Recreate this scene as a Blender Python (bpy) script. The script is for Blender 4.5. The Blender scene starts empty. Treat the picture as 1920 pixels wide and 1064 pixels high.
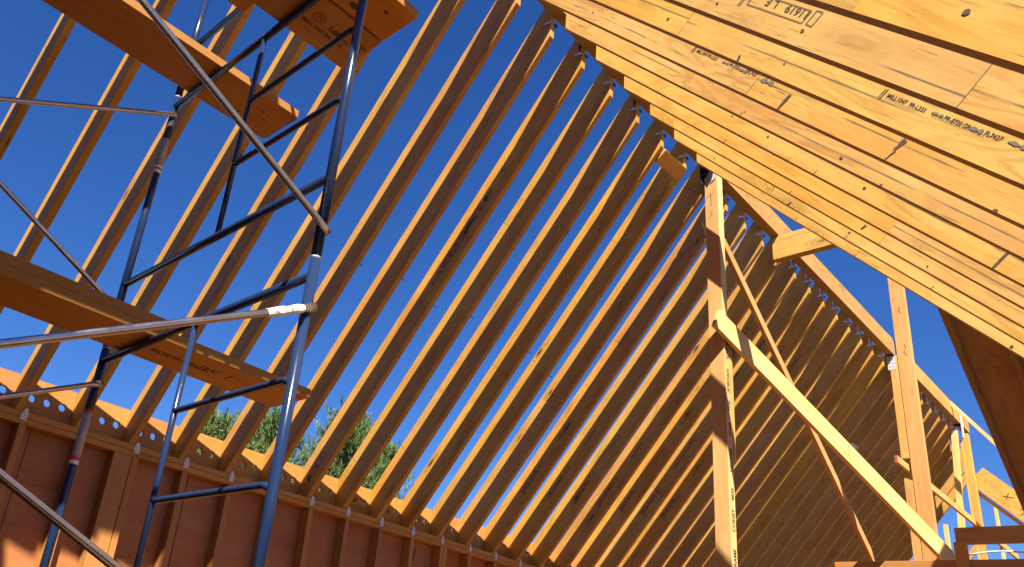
import bpy, bmesh, math, random
from mathutils import Vector, Matrix
random.seed(7)
scene = bpy.context.scene
COL = scene.collection
R = math.radians

# ------------------------------------------------------------------ helpers
def tag(o, label=None, cat=None, group=None, kind=None):
    if label: o['label'] = label
    if cat: o['category'] = cat
    if group: o['group'] = group
    if kind: o['kind'] = kind
    return o

def link(name, me, mat=None, parent=None, mw=None, smooth=False):
    o = bpy.data.objects.new(name, me)
    COL.objects.link(o)
    if mat is not None and not me.materials: me.materials.append(mat)
    if parent is not None: o.parent = parent
    if mw is not None: o.matrix_basis = mw
    if smooth:
        for p in me.polygons: p.use_smooth = True
    return o

def empty(name, loc=(0, 0, 0)):
    o = bpy.data.objects.new(name, None); COL.objects.link(o); o.location = loc
    o.empty_display_size = .1
    return o

def frame(origin, ex, ey):
    ex = Vector(ex).normalized(); ey = Vector(ey); ey = (ey - ex * ey.dot(ex)).normalized(); ez = ex.cross(ey)
    return Matrix(((ex.x, ey.x, ez.x, origin[0]), (ex.y, ey.y, ez.y, origin[1]), (ex.z, ey.z, ez.z, origin[2]), (0, 0, 0, 1)))

def prism_mesh(name, poly, z0, z1, bevel=.0015):
    bm = bmesh.new()
    a = [bm.verts.new((x, y, z0)) for x, y in poly]
    b = [bm.verts.new((x, y, z1)) for x, y in poly]
    n = len(poly)
    bm.faces.new(a[::-1]); bm.faces.new(b)
    for i in range(n): bm.faces.new((a[i], a[(i + 1) % n], b[(i + 1) % n], b[i]))
    bmesh.ops.recalc_face_normals(bm, faces=bm.faces)
    if bevel: bmesh.ops.bevel(bm, geom=list(bm.edges), offset=bevel, segments=1, affect='EDGES', profile=.5)
    me = bpy.data.meshes.new(name); bm.to_mesh(me); bm.free()
    return me

def board(name, p0, p1, w, t, wdir, mat, parent=None, bevel=.002, cut0=0., cut1=0.):
    """straight timber from p0 to p1 (centre line); w measured along wdir, t across; grain runs along local x.
    cut0/cut1: shift of one corner of the ends (mitre)"""
    p0, p1 = Vector(p0), Vector(p1)
    if parent is not None:
        inv = parent.matrix_basis.inverted()
    L = (p1 - p0).length
    m = frame(p0, p1 - p0, wdir)
    me = prism_mesh(name, [(0 + cut0, -w / 2), (L - cut1, -w / 2), (L, w / 2), (0, w / 2)], -t / 2, t / 2, bevel)
    if parent is not None: m = inv @ m
    return link(name, me, mat, parent, m)

def box(name, x0, x1, y0, y1, z0, z1, mat, axis='x', parent=None, bevel=.002):
    """axis-aligned timber, grain along axis"""
    cx, cy, cz = (x0 + x1) / 2, (y0 + y1) / 2, (z0 + z1) / 2
    if axis == 'x': return board(name, (x0, cy, cz), (x1, cy, cz), z1 - z0, y1 - y0, (0, 0, 1), mat, parent, bevel)
    if axis == 'y': return board(name, (cx, y0, cz), (cx, y1, cz), z1 - z0, x1 - x0, (0, 0, 1), mat, parent, bevel)
    return board(name, (cx, cy, z0), (cx, cy, z1), y1 - y0, x1 - x0, (0, 1, 0), mat, parent, bevel)

def rings(bm, secs):
    prev = None
    for ring in secs:
        vs = [bm.verts.new(p) for p in ring]
        if prev:
            n = len(vs)
            for i in range(n): bm.faces.new((prev[i], prev[(i + 1) % n], vs[(i + 1) % n], vs[i]))
        else: bm.faces.new(vs[::-1])
        prev = vs
    bm.faces.new(prev)

def tube_bm(bm, pts, r, n=18, flat=0., up=(0, 0, 1)):
    """tube through pts; flat>0: both ends are hammered flat over that length"""
    pts = [Vector(p) for p in pts]
    secs = []
    def ring(c, d, ra, rb):
        d = d.normalized(); u = Vector(up); 
        if abs(d.dot(u)) > .98: u = Vector((1, 0, 0))
        u = (u - d * u.dot(d)).normalized(); v = d.cross(u)
        return [c + u * (ra * math.cos(2 * math.pi * i / n)) + v * (rb * math.sin(2 * math.pi * i / n)) for i in range(n)]
    if flat:
        d = pts[1] - pts[0]; L = d.length; dn = d / L
        for s, ra, rb in ((0, r * 1.3, .005), (flat * .75, r * 1.3, .005), (flat * 1.5, r, r), (L - flat * 1.5, r, r), (L - flat * .75, r * 1.3, .005), (L, r * 1.3, .005)):
            secs.append(ring(pts[0] + dn * s, d, ra, rb))
    else:
        for i, p in enumerate(pts):
            d = (pts[min(i + 1, len(pts) - 1)] - pts[max(i - 1, 0)])
            secs.append(ring(p, d, r, r))
    rings(bm, secs)

def tube(name, pts, r, mat, parent=None, n=18, flat=0., up=(0, 0, 1)):
    bm = bmesh.new(); tube_bm(bm, pts, r, n, flat, up)
    bmesh.ops.recalc_face_normals(bm, faces=bm.faces)
    me = bpy.data.meshes.new(name); bm.to_mesh(me); bm.free()
    for p in me.polygons: p.use_smooth = len(p.vertices) == 4
    o = link(name, me, mat, None)
    if parent is not None:
        o.parent = parent; o.matrix_basis = parent.matrix_basis.inverted()
    return o

def lettering(body, size, m, mat, parent, name='lettering', align='LEFT', stretch=1.0):
    """flat printed words as a mesh; m: frame of the text plane in world space"""
    cu = bpy.data.curves.new('words', 'FONT'); cu.body = body; cu.size = size; cu.align_x = align; cu.offset = size * .018
    t = bpy.data.objects.new('words', cu); COL.objects.link(t)
    bpy.context.view_layer.update()
    me = bpy.data.meshes.new_from_object(t.evaluated_get(bpy.context.evaluated_depsgraph_get()))
    bpy.data.objects.remove(t); bpy.data.curves.remove(cu)
    me.name = name
    me.materials.clear()
    for v in me.vertices: v.co.x *= stretch
    inv = parent.matrix_basis.inverted() if parent is not None else Matrix()
    return link(name, me, mat, parent, inv @ m)

def strokes(name, segs, m, mat, parent, w=.004):
    """flat painted/pen strokes: list of polylines in the plane of m"""
    bm = bmesh.new()
    for seg in segs:
        ww = w
        if isinstance(seg, tuple): seg, ww = seg
        for (x0, y0), (x1, y1) in zip(seg, seg[1:]):
            d = Vector((x1 - x0, y1 - y0)); n = Vector((-d.y, d.x)).normalized() * ww / 2
            vs = [bm.verts.new((x0 + n.x, y0 + n.y, 0)), bm.verts.new((x0 - n.x, y0 - n.y, 0)), bm.verts.new((x1 - n.x, y1 - n.y, 0)), bm.verts.new((x1 + n.x, y1 + n.y, 0))]
            bm.faces.new(vs)
    me = bpy.data.meshes.new(name); bm.to_mesh(me); bm.free()
    inv = parent.matrix_basis.inverted() if parent is not None else Matrix()
    return link(name, me, mat, parent, inv @ m)

def patch(name, pts, m, mat, parent):
    bm = bmesh.new(); bm.faces.new([bm.verts.new((x, y, 0)) for x, y in pts])
    me = bpy.data.meshes.new(name); bm.to_mesh(me); bm.free()
    inv = parent.matrix_basis.inverted() if parent is not None else Matrix()
    return link(name, me, mat, parent, inv @ m)

def blot(cx, cy, rx, ry, n=16, seed=0):
    rn = random.Random(seed)
    return [(cx + rx * math.cos(2 * math.pi * i / n) * rn.uniform(.65, 1.1), cy + ry * math.sin(2 * math.pi * i / n) * rn.uniform(.6, 1.1)) for i in range(n)]

def copy_tree(o, parent=None):
    c = o.copy(); COL.objects.link(c); c.parent = parent
    for ch in list(o.children): copy_tree(ch, c)
    return c

ORD = 'zeroth first second third fourth fifth sixth seventh eighth ninth tenth eleventh twelfth thirteenth fourteenth fifteenth sixteenth seventeenth eighteenth nineteenth twentieth'.split()

# ------------------------------------------------------------------ materials
def new_mat(name):
    m = bpy.data.materials.new(name); m.use_nodes = True
    nt = m.node_tree; nt.nodes.clear()
    out = nt.nodes.new('ShaderNodeOutputMaterial'); b = nt.nodes.new('ShaderNodeBsdfPrincipled')
    nt.links.new(b.outputs[0], out.inputs[0])
    return m, nt, b

class NT:
    def __init__(s, nt): s.nt = nt
    def n(s, t, **k):
        nd = s.nt.nodes.new(t)
        for a, v in k.items(): setattr(nd, a, v)
        return nd
    def l(s, a, b): s.nt.links.new(a, b)
    def val(s, sock, v):
        if hasattr(v, 'is_output'): s.l(v, sock)
        else: sock.default_value = v
    def math(s, op, a, b=None, c=None, clamp=False):
        nd = s.n('ShaderNodeMath', operation=op); nd.use_clamp = clamp
        s.val(nd.inputs[0], a)
        if b is not None: s.val(nd.inputs[1], b)
        if c is not None: s.val(nd.inputs[2], c)
        return nd.outputs[0]
    def mix(s, f, a, b, mode='MIX'):
        nd = s.n('ShaderNodeMix', data_type='RGBA', blend_type=mode)
        s.val(nd.inputs[0], f); s.val(nd.inputs[6], a if hasattr(a, 'is_output') else (*a, 1)); s.val(nd.inputs[7], b if hasattr(b, 'is_output') else (*b, 1))
        return nd.outputs[2]
    def noise(s, v, scale=1., detail=3., rough=.5, dist=0.):
        nd = s.n('ShaderNodeTexNoise'); s.l(v, nd.inputs['Vector'])
        nd.inputs['Scale'].default_value = scale; nd.inputs['Detail'].default_value = detail
        nd.inputs['Roughness'].default_value = rough; nd.inputs['Distortion'].default_value = dist
        return nd.outputs[0]
    def ramp(s, f, lo, hi, a=0., b=1.):
        nd = s.n('ShaderNodeMapRange'); nd.clamp = True
        s.val(nd.inputs[0], f); nd.inputs[1].default_value = lo; nd.inputs[2].default_value = hi; nd.inputs[3].default_value = a; nd.inputs[4].default_value = b
        return nd.outputs[0]
    def scale(s, v, sc):
        nd = s.n('ShaderNodeVectorMath', operation='MULTIPLY'); s.l(v, nd.inputs[0]); nd.inputs[1].default_value = sc
        return nd.outputs[0]
    def comb(s, x, y, z):
        nd = s.n('ShaderNodeCombineXYZ')
        for i, v in enumerate((x, y, z)): s.val(nd.inputs[i], v)
        return nd.outputs[0]

def wood(name, light, dark, style='lvl', joints=True, tint=.12, knots=1., stain=.35, rough=.62, sheet=2.44, line=False, edge_mix=.9):
    """timber: grain along local x, width local y. 'lvl' = rotary-cut veneer face with contour figure and scarf joints, 'sawn' = straight grain"""
    m, nt, b = new_mat(name); N = NT(nt)
    tcn = N.n('ShaderNodeTexCoord'); tc = tcn.outputs['Object']
    rnd = N.n('ShaderNodeObjectInfo').outputs['Random']
    sep = N.n('ShaderNodeSeparateXYZ'); N.l(tc, sep.inputs[0]); x, y, z = sep.outputs
    r1 = N.math('MULTIPLY', rnd, 37.0); r2 = N.math('MULTIPLY', rnd, 91.7)
    xo = N.math('ADD', x, r1); yo = N.math('ADD', y, r2); zo = N.math('ADD', z, N.math('MULTIPLY', rnd, 13.3))
    if joints:
        q = N.math('DIVIDE', N.math('ADD', N.math('ADD', x, 60.0), N.math('MULTIPLY', rnd, 7.3)), sheet)
        cell = N.math('FLOOR', q); fr = N.math('SUBTRACT', q, cell)
        slant = N.math('ADD', fr, N.math('MULTIPLY', y, .03))
        jn = N.n('ShaderNodeTexWhiteNoise', noise_dimensions='2D'); N.l(N.comb(cell, N.math('MULTIPLY', rnd, 31.), 0.), jn.inputs[0])
        jl = N.math('MULTIPLY', N.math('LESS_THAN', N.math('ABSOLUTE', N.math('SUBTRACT', slant, .5)), .0009), N.ramp(jn.outputs[0], .2, .9, .15, 1.))
        half = N.math('GREATER_THAN', slant, .5)
        cellr = N.n('ShaderNodeTexWhiteNoise', noise_dimensions='2D'); N.l(N.comb(N.math('ADD', cell, half), N.math('MULTIPLY', rnd, 53.), 0.), cellr.inputs[0])
        cr = cellr.outputs[0]
        off = N.math('MULTIPLY', cr, 17.)
    else:
        cr = rnd; off = 0.; jl = 0.
    xv = N.math('ADD', xo, off)
    v = N.comb(xv, N.math('ADD', yo, off), zo)
    if style == 'lvl':
        base = N.noise(N.scale(v, (.85, 4.0, 9.)), 1., 4., .5, .9)
        warp = N.noise(N.scale(v, (5., 24., 9.)), 1., 3., .6)
        ph = N.math('ADD', N.math('MULTIPLY', base, 52.), N.math('MULTIPLY', warp, 3.6))
        fig = N.math('MULTIPLY_ADD', N.math('SINE', ph), .5, .5)
        fig = N.math('POWER', fig, 2.2)
        amt = N.ramp(N.noise(N.scale(v, (.9, 3., 3.)), 1., 3.), .40, .66, .06, .85)
    else:
        base = N.noise(N.scale(v, (.18, 9., 9.)), 1., 3., .55, .4)
        fig = N.math('MULTIPLY_ADD', N.math('SINE', N.math('MULTIPLY', base, 95.)), .5, .5)
        fig = N.math('POWER', fig, 1.5)
        amt = N.ramp(N.noise(N.scale(v, (.5, 6., 6.)), 1., 2.), .3, .7, .15, .6)
    streak = N.noise(N.scale(v, (2.2, 150., 150.)), 1., 3., .6)
    col = N.mix(N.math('MULTIPLY', fig, amt), light, dark)
    col = N.mix(N.ramp(streak, .35, .75, 0., .35), col, dark)
    mot = N.noise(N.scale(v, (5., 17., 17.)), 1., 5., .65)
    col = N.mix(N.ramp(mot, .40, .72, 0., .45), col, tuple(c * k for c, k in zip(dark, (1.25, 1.25, 1.2))))
    pale = N.noise(N.scale(v, (1.3, 5.5, 5.5)), 1., 4., .6, .5)
    col = N.mix(N.ramp(pale, .52, .70, 0., .55), col, tuple(min(1, c * k) for c, k in zip(light, (1.10, 1.18, 1.45))))
    big = N.noise(N.scale(v, (.9, 2.5, 2.5)), 1., 3., .6)
    col = N.mix(N.ramp(big, .42, .72, 0., .5), col, tuple(c * k for c, k in zip(dark, (1.08, .95, .80))))
    # per-board / per-veneer shade
    hue = N.n('ShaderNodeHueSaturation'); N.l(col, hue.inputs['Color'])
    N.l(N.math('MULTIPLY_ADD', cr, 2 * tint, 1 - tint), hue.inputs['Value'])
    N.l(N.math('MULTIPLY_ADD', rnd, .010, .495), hue.inputs['Hue'])
    N.l(N.math('MULTIPLY_ADD', cr, .08, .95), hue.inputs['Saturation'])
    col = hue.outputs[0]
    # grey-brown dashes along the grain
    dash = N.noise(N.scale(v, (5.5, 95., 60.)), 1., 2., .6)
    dmask = N.noise(N.scale(v, (1.1, 7., 7.)), 1., 2.)
    col = N.mix(N.math('MULTIPLY', N.ramp(dash, .63, .72), N.ramp(dmask, .44, .60, 0., stain * 1.7)), col, (.07, .055, .04))
    # dirt
    dirt = N.noise(N.scale(v, (1.7, 6., 6.)), 1., 5., .65)
    col = N.mix(N.ramp(dirt, .60, .78, 0., stain), col, (.16, .12, .08))
    if line:
        # long broken glue-line scar near the lower edge
        wob = N.math('MULTIPLY', N.math('SUBTRACT', N.noise(N.comb(N.math('MULTIPLY', xv, .7), rnd, 0.), 1., 2.), .5), .035)
        yl_ = N.math('ADD', N.math('MULTIPLY_ADD', cr, .07, .045), wob)
        dl = N.math('ABSOLUTE', N.math('SUBTRACT', y, yl_))
        on = N.ramp(N.noise(N.scale(v, (1.4, .2, .2)), 1., 3., .7), .44, .56)
        wd = N.math('MULTIPLY_ADD', N.noise(N.scale(v, (9., 1., 1.)), 1., 2.), .008, .0006)
        col = N.mix(N.math('MULTIPLY', N.math('MULTIPLY', N.math('LESS_THAN', dl, wd), on), .6), col, (.10, .08, .05))
        col = N.mix(N.math('MULTIPLY', N.math('LESS_THAN', dl, .0011), N.math('MULTIPLY', on, .85)), col, (.04, .03, .02))
    # knots
    vo = N.n('ShaderNodeTexVoronoi', feature='F1'); vo.inputs['Scale'].default_value = 1.
    N.l(N.scale(v, (1.6, 5.2, 5.2)), vo.inputs['Vector']); vo.inputs['Randomness'].default_value = 1.
    sepc = N.n('ShaderNodeSeparateColor'); N.l(vo.outputs['Color'], sepc.inputs[0])
    pres = N.math('LESS_THAN', sepc.outputs[0], .62 * knots)
    size = N.math('MULTIPLY_ADD', sepc.outputs[1], .12, .06)
    rr = N.math('DIVIDE', N.math('ADD', vo.outputs['Distance'], N.math('MULTIPLY', N.math('SUBTRACT', streak, .5), .03)), size)
    halo = N.math('MULTIPLY', N.ramp(rr, .9, 2.3, .6, 0.), pres)
    core = N.math('MULTIPLY', N.ramp(rr, .35, .6, .95, 0.), N.math('MULTIPLY', pres, N.math('GREATER_THAN', sepc.outputs[2], .35)))
    ringk = N.math('MULTIPLY', N.math('MULTIPLY_ADD', N.math('SINE', N.math('MULTIPLY', rr, 13.)), .5, .5), halo)
    col = N.mix(N.math('MULTIPLY', ringk, .8), col, tuple(c * .55 for c in dark))
    col = N.mix(N.math('MULTIPLY', halo, .35), col, tuple(c * .7 for c in dark))
    col = N.mix(core, col, (.045, .02, .012))
    if style == 'lvl':
        # sawn edges of laminated timber: ply stripes, darkened extra to deepen the shade under rafters
        sn = N.n('ShaderNodeSeparateXYZ'); N.l(tcn.outputs['Normal'], sn.inputs[0])
        edge = N.math('GREATER_THAN', N.math('ABSOLUTE', sn.outputs[1]), .75)
        ply = N.math('MULTIPLY_ADD', N.math('SINE', N.math('ADD', N.math('MULTIPLY', z, 1900.), N.math('MULTIPLY', streak, 2.))), .5, .5)
        ecol = N.mix(N.ramp(ply, .3, .9, .15, .8), tuple(c * k for c, k in zip(light, (.74, .70, .66))), tuple(c * k for c, k in zip(dark, (.62, .58, .55))))
        col = N.mix(N.math('MULTIPLY', edge, edge_mix), col, ecol)
    if joints: col = N.mix(N.math('MULTIPLY', jl, .85), col, (.05, .03, .02))
    N.l(col, b.inputs['Base Color'])
    b.inputs['Roughness'].default_value = rough
    b.inputs['Specular IOR Level'].default_value = .25
    bump = N.n('ShaderNodeBump'); bump.inputs['Strength'].default_value = .25; bump.inputs['Distance'].default_value = .002
    N.l(N.math('ADD', N.math('MULTIPLY', streak, .6), N.math('MULTIPLY', fig, .4)), bump.inputs['Height'])
    N.l(bump.outputs[0], b.inputs['Normal'])
    return m

def flatmat(name, col, rough=.6, metal=0., var=.0, spec=.5, coat=0., scale=20.):
    m, nt, b = new_mat(name); N = NT(nt)
    if var:
        tc = N.n('ShaderNodeTexCoord').outputs['Object']
        f = N.noise(tc, scale, 5., .65)
        c = N.mix(N.ramp(f, .3, .75), tuple(k * (1 - var) for k in col), tuple(min(1, k * (1 + var)) for k in col))
        N.l(c, b.inputs['Base Color'])
        N.l(N.ramp(f, .3, .7, rough * .75, min(1, rough * 1.3)), b.inputs['Roughness'])
    else:
        b.inputs['Base Color'].default_value = (*col, 1); b.inputs['Roughness'].default_value = rough
    b.inputs['Metallic'].default_value = metal; b.inputs['Specular IOR Level'].default_value = spec
    b.inputs['Coat Weight'].default_value = coat; b.inputs['Coat Roughness'].default_value = .15
    return m

LVL = wood('lvl_veneer', (0.555, 0.355, 0.088), (0.360, 0.170, 0.026), stain=.5, line=True, tint=.055)
LVLD = wood('lvl_shade_side', (0.490, 0.268, 0.050), (0.335, 0.148, 0.020), stain=.6, tint=.06, knots=1.3, edge_mix=.12)  # same veneer darkened to deepen the shaded slope; bounce-lit edges kept lighter
LVLP = wood('plank_veneer', (0.471, 0.236, 0.053), (0.334, 0.137, 0.023), knots=.7)
SAWN = wood('sawn_fir', (0.560, 0.325, 0.100), (0.420, 0.200, 0.046), 'sawn', False, tint=.10)
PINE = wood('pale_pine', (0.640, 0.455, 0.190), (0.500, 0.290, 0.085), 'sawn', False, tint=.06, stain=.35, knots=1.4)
BEAM = wood('glue_beam', (0.430, 0.270, 0.070), (0.304, 0.160, 0.036), 'lvl', False, stain=.95, knots=.5)
SHEATH = wood('red_plywood', (0.420, 0.165, 0.044), (0.320, 0.110, 0.026), 'lvl', True, tint=.08, knots=1., stain=.3)
STUD = wood('wall_stud', (0.440, 0.200, 0.052), (0.330, 0.132, 0.030), 'sawn', False)
OSB = wood('roof_sheathing', (0.330, 0.180, 0.070), (0.220, 0.100, 0.036), 'lvl', True, knots=1.2)
INK = flatmat('stamp_ink', (.035, .03, .022), .8, var=.5, scale=160.)
FAINT = flatmat('faded_ink', (.075, .045, .022), .8, var=.4, scale=120.)
BLUE = flatmat('blue_paint', (.011, .026, .078), .19, .0, var=.04, spec=.45, coat=0., scale=6.)
GALV = flatmat('galvanized', (.42, .42, .44), .24, 1., var=.10, scale=14.)
ZINC = flatmat('zinc_plate', (.56, .59, .64), .42, .3, var=.2, scale=60.)
HANG = flatmat('hanger_sky_sheen', (.55, .66, .82), .4, .1, var=.1, scale=60.)  # bluish base colour paints the sky reflection on the hangers
DARKSTEEL = flatmat('dark_steel', (.035, .03, .03), .5, .5, var=.3)
NAIL = flatmat('nail_steel', (.03, .026, .024), .5, .6)
WHITE = flatmat('white_tape', (.82, .80, .78), .5)
RED = flatmat('red_tape', (.60, .05, .03), .5)
GREYTAPE = flatmat('grey_label', (.36, .34, .36), .35, var=.25, scale=80.)
BLACKTAPE = flatmat('black_label', (.025, .022, .02), .4, var=.4, scale=60.)
DRIP = flatmat('dried_plaster', (.78, .72, .60), .8, var=.15)
REDPAINT = flatmat('red_end_paint', (.50, .06, .03), .6)
PAPER = flatmat('white_paper', (.75, .74, .72), .7)
HOSE = flatmat('pale_hose', (.45, .68, .70), .4)
FOAM = flatmat('knot_filler', (.06, .03, .02), .8)

# ------------------------------------------------------------------ dimensions (metres, camera at the origin)
S = .4064                                     # rafters 16 inches on centre
T = .0445                                     # rafter thickness
YL, ZT, AL, D = 2.9446, 4.9754, .88806, .2534   # upper end of the slope over the stud wall
YR, ZRB, AR = 2.8523, 4.6347, .84222            # lower corner of the sunlit slope at the ridge
X0, XR = 1.26286, 1.72260
ZB, ZTOP = 4.7721, 5.015
cL, sL, tL = math.cos(AL), math.sin(AL), math.tan(AL)
cR, sR, tR = math.cos(AR), math.sin(AR), math.tan(AR)
FLOOR = -1.5
YP, ZP = 5.54, 1.383                          # inner edge and top of the wall plate

# ------------------------------------------------------------------ ground, floor
def sheet(name, x0, x1, y0, y1, z, mat, kind='structure'):
    me = bpy.data.meshes.new(name)
    me.from_pydata([(x0, y0, z), (x1, y0, z), (x1, y1, z), (x0, y1, z)], [], [(0, 1, 2, 3)])
    o = link(name, me, mat); o['kind'] = kind; return o
m, nt, b = new_mat('dry_soil'); N = NT(nt)
tc = N.n('ShaderNodeTexCoord').outputs['Object']
f = N.noise(tc, .35, 8., .65)
N.l(N.mix(N.ramp(f, .35, .7), (.08, .06, .04), (.13, .10, .065)), b.inputs['Base Color']); b.inputs['Roughness'].default_value = .95
SOIL = m
sheet('ground', -900, 900, -900, 900, FLOOR - .25, SOIL)
DECKP = wood('subfloor_panel', (.235, .115, .040), (.17, .075, .023), 'lvl', True, stain=.5)
fl = board('subfloor', (-3.2, 2.155, FLOOR - .12), (16.4, 2.155, FLOOR - .12), 7.01, .24, (0, 1, 0), DECKP); fl['kind'] = 'structure'

# ------------------------------------------------------------------ rafters of the slope over the stud wall
def left_poly(y_end=6.12, y_top=None):
    s0 = 0. if y_top is None else (y_top - YL) / cL
    pts = [(s0, 0.), ((y_end - YL) / cL, 0.)]
    def loc(y, z): return ((y - YL) * cL + (ZT - z) * sL, (y - YL) * sL + (z - ZT) * cL)
    zt = lambda y: ZT - (y - YL) * tL
    pts.append(loc(y_end, zt(y_end) - .10))
    tail = loc(y_end, zt(y_end) - D / cL)
    zb = lambda y: ZT - D / cL - (y - YL) * tL
    pts.append(loc(6.02, zb(6.02)))
    yh = 5.668
    pts.append(loc(yh, zb(yh))); pts.append(loc(yh, ZP)); 
    ys = YL + (ZT - D / cL - ZP) / tL
    pts.append(loc(ys, ZP))
    pts.append((s0 + D * tL, -D))
    return pts
left_me = prism_mesh('rafter', left_poly(), 0, T, .0018); left_me.materials.append(LVLD)
short_me = prism_mesh('rafter', left_poly(y_top=3.12), 0, T, .0018); short_me.materials.append(LVLD)
def left_frame(k): return frame((X0 + S * k, YL, ZT), (0, cL, -sL), (0, sL, cL))
def left_label(k):
    if k == 7: return 'dark shaded rafter with a long dense black stamp running up its face'
    if k == 5: return 'shaded rafter with a soot-black smudge halfway up, near the blue scaffold leg'
    if k == 12: return 'rafter running down to the ridge post, with grey weathering near its foot'
    if k == 11: return 'rafter held at its top by a short spacer block, just uphill of the post'
    if k == 10: return 'rafter whose top end carries the spacer block under the ridge'
    if k < 0: return ['', 'outermost sunlit-edged rafter in the upper corner, behind the scaffold brace tips', 'rafter just outside the view beyond the upper corner', 'second rafter outside the view beyond the upper corner'][-k]
    if k < 13: return f'sky-backed LVL rafter, {ORD[k + 2]} along the stud wall counting from the upper corner'
    if k < 25: return f'close-set LVL rafter, {ORD[k - 12]} past the braced ridge post toward the far gable'
    if k < 33: return f'far LVL rafter, {ORD[k - 24]} past the tall sky-high post toward the gable end'
    return f'jack rafter, {ORD[k - 32]} past the ridge end at the far gable'
LEFT = {}
nail_me = None
def nail_mesh():
    bm = bmesh.new(); tube_bm(bm, [(0, 0, 0), (0, -.055, .012)], .0028, 8)
    me = bpy.data.meshes.new('nail'); bm.to_mesh(me); bm.free(); me.materials.append(NAIL); return me
nail_me = nail_mesh()
for k in range(-3, 37):
    me = left_me if k < 33 else short_me
    o = link('rafter', me, None, None, left_frame(k))
    # timbers are never dead straight: a few tenths of a degree and millimetres
    if k >= 0: o.location.x += random.uniform(-.004, .004)
    tag(o, left_label(k), 'rafter', 'rafters of the slope over the stud wall')
    LEFT[k] = o
for k, s in ((3, 2.35), (4, 2.43), (5, 2.49), (6, 2.44), (7, 2.50), (8, 2.42), (9, 2.40), (10, 2.45), (11, 2.55)):
    n = link('nail', nail_me, None, LEFT[k], Matrix.Translation((s, -D + .02, T * .9)))
    n.rotation_euler = (random.uniform(-.2, .2), 0, random.uniform(-.3, .3))
# printed stamps on the camera-side faces (local plane z=-.0012, reading uphill)
def left_stamp(k, s, dep, body, size, mat, stretch=1.):
    F = LEFT[k].matrix_basis
    org = F @ Vector((s, -dep, -.0012))
    up = F.to_3x3() @ Vector((0, 1, 0)); rd = F.to_3x3() @ Vector((-1, 0, 0))
    return lettering(body, size, frame(org, rd, up), mat, LEFT[k], 'stamp', stretch=stretch)
left_stamp(7, 2.32, .152, '|| LVL  1047  PR-L233  2.0E  MILL 1047  NO HOLES', .046, INK, .86)
left_stamp(7, 2.30, .176, 'APA PRL-233  ICC ES ESR-1210  SEE NOTCH AND', .020, INK, 1.1)
F7 = LEFT[7].matrix_basis
def fpl(k, off): 
    F = LEFT[k].matrix_basis
    return frame(F @ Vector((0, 0, -off)), F.to_3x3() @ Vector((-1, 0, 0)), F.to_3x3() @ Vector((0, 1, 0)))
strokes('stamp_bars', [([(-2.36, -.172), (-2.36, -.115)], .006), ([(-2.345, -.172), (-2.345, -.115)], .006), ([(-2.22, -.112), (-1.60, -.106)], .007), ([(-1.88, -.140), (-1.74, -.138)], .030), ([(-1.57, -.135), (-1.52, -.134)], .034), ([(-2.10, -.172), (-1.30, -.168)], .004), ([(-1.30, -.10), (-1.27, -.15)], .012)], fpl(7, .0016), INK, LEFT[7])
strokes('stamp_bars', [([(-4.42, -.19), (-4.42, -.12), (-4.05, -.11), (-4.05, -.18)], .005), ([(-4.40, -.185), (-4.05, -.175)], .005), ([(-4.33, -.15), (-4.28, -.15)], .04)], fpl(7, .0016), INK, LEFT[7])
left_stamp(7, 4.40, .164, 'I L - | U | 18   | |', .060, INK, .80)
for i, (k, s) in enumerate(((13, 3.50), (14, 3.44), (15, 3.38), (16, 3.33), (17, 3.27), (18, 3.22), (19, 3.16))):
    left_stamp(k, s + .25, .158, '[]BOURNEL C |', .062, FAINT, .95)
    left_stamp(k, s - .42, .150, 'PR-E720 GR FL7427', .026, FAINT, 1.)
for k, s in ((16, 1.15), (17, 1.05), (18, .95), (19, .95), (20, .90)):
    left_stamp(k, s + .3, .160, '[]BOURNEL C', .055, FAINT, 1.)
# soot smudge on two rafters
for k, s, dd, sd in ((5, 2.12, .10, 3), (12, 3.25, .13, 5), (12, 2.75, .12, 6)):
    F = LEFT[k].matrix_basis
    m4 = F @ Matrix.Translation((s, -dd, -.0014)) @ Matrix.Rotation(math.pi, 4, 'X')
smudge = None
# paper tag stapled to a far rafter
F = LEFT[26].matrix_basis
tg = patch('paper_tag', [(0, 0), (.07, 0), (.07, .11), (0, .11)], F @ Matrix.Translation((1.33, -.25, -.003)), PAPER, LEFT[26])
strokes('printed_bars', [[(.012 + .008 * i, .02), (.012 + .008 * i, .09)] for i in range(6)], F @ Matrix.Translation((1.33, -.25, -.0045)), INK, tg, .004)

# ------------------------------------------------------------------ rafters of the sunlit slope
Lr = (YR + 1.25) / cR
right_me = prism_mesh('rafter', [(0, 0), (Lr, 0), (Lr + .10, .10), (Lr + .10 , D), (-D * tR, D)], -T, 0, .0018); right_me.materials.append(LVL)
RIGHT = {}
def right_label(k):
    if k == 1: return 'nearest sunlit rafter filling the upper corner, bare pale veneer with one knot'
    if k == 2: return 'sunlit rafter bearing an upside-down boxed stamp near the picture top'
    if k == 3: return 'broad sunlit rafter printed MILL1047 PR-L233 PR-E720 FL7427'
    if k == 4: return 'sunlit rafter with smeared mill print, a black dab and a cracked joint'
    if k == 6: return 'sunlit rafter with an open dark butt joint low on its face'
    if k == 10: return 'lowest of the sunlit rafters, its lower edge bordering open sky'
    if k < 1: return ['', 'sunlit slope rafter just above the view', 'sunlit slope rafter second above the view', 'sunlit slope rafter third above the view'][1 - k]
    return {5: 'sunlit rafter directly below the one with the cracked joint', 7: 'sunlit rafter with a hairline scarf joint, third above the open sky',
            8: 'narrow-looking sunlit rafter, second above the one bordering the sky', 9: 'sunlit rafter tucked right above the lowest sky-edged one'}[k]
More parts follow.
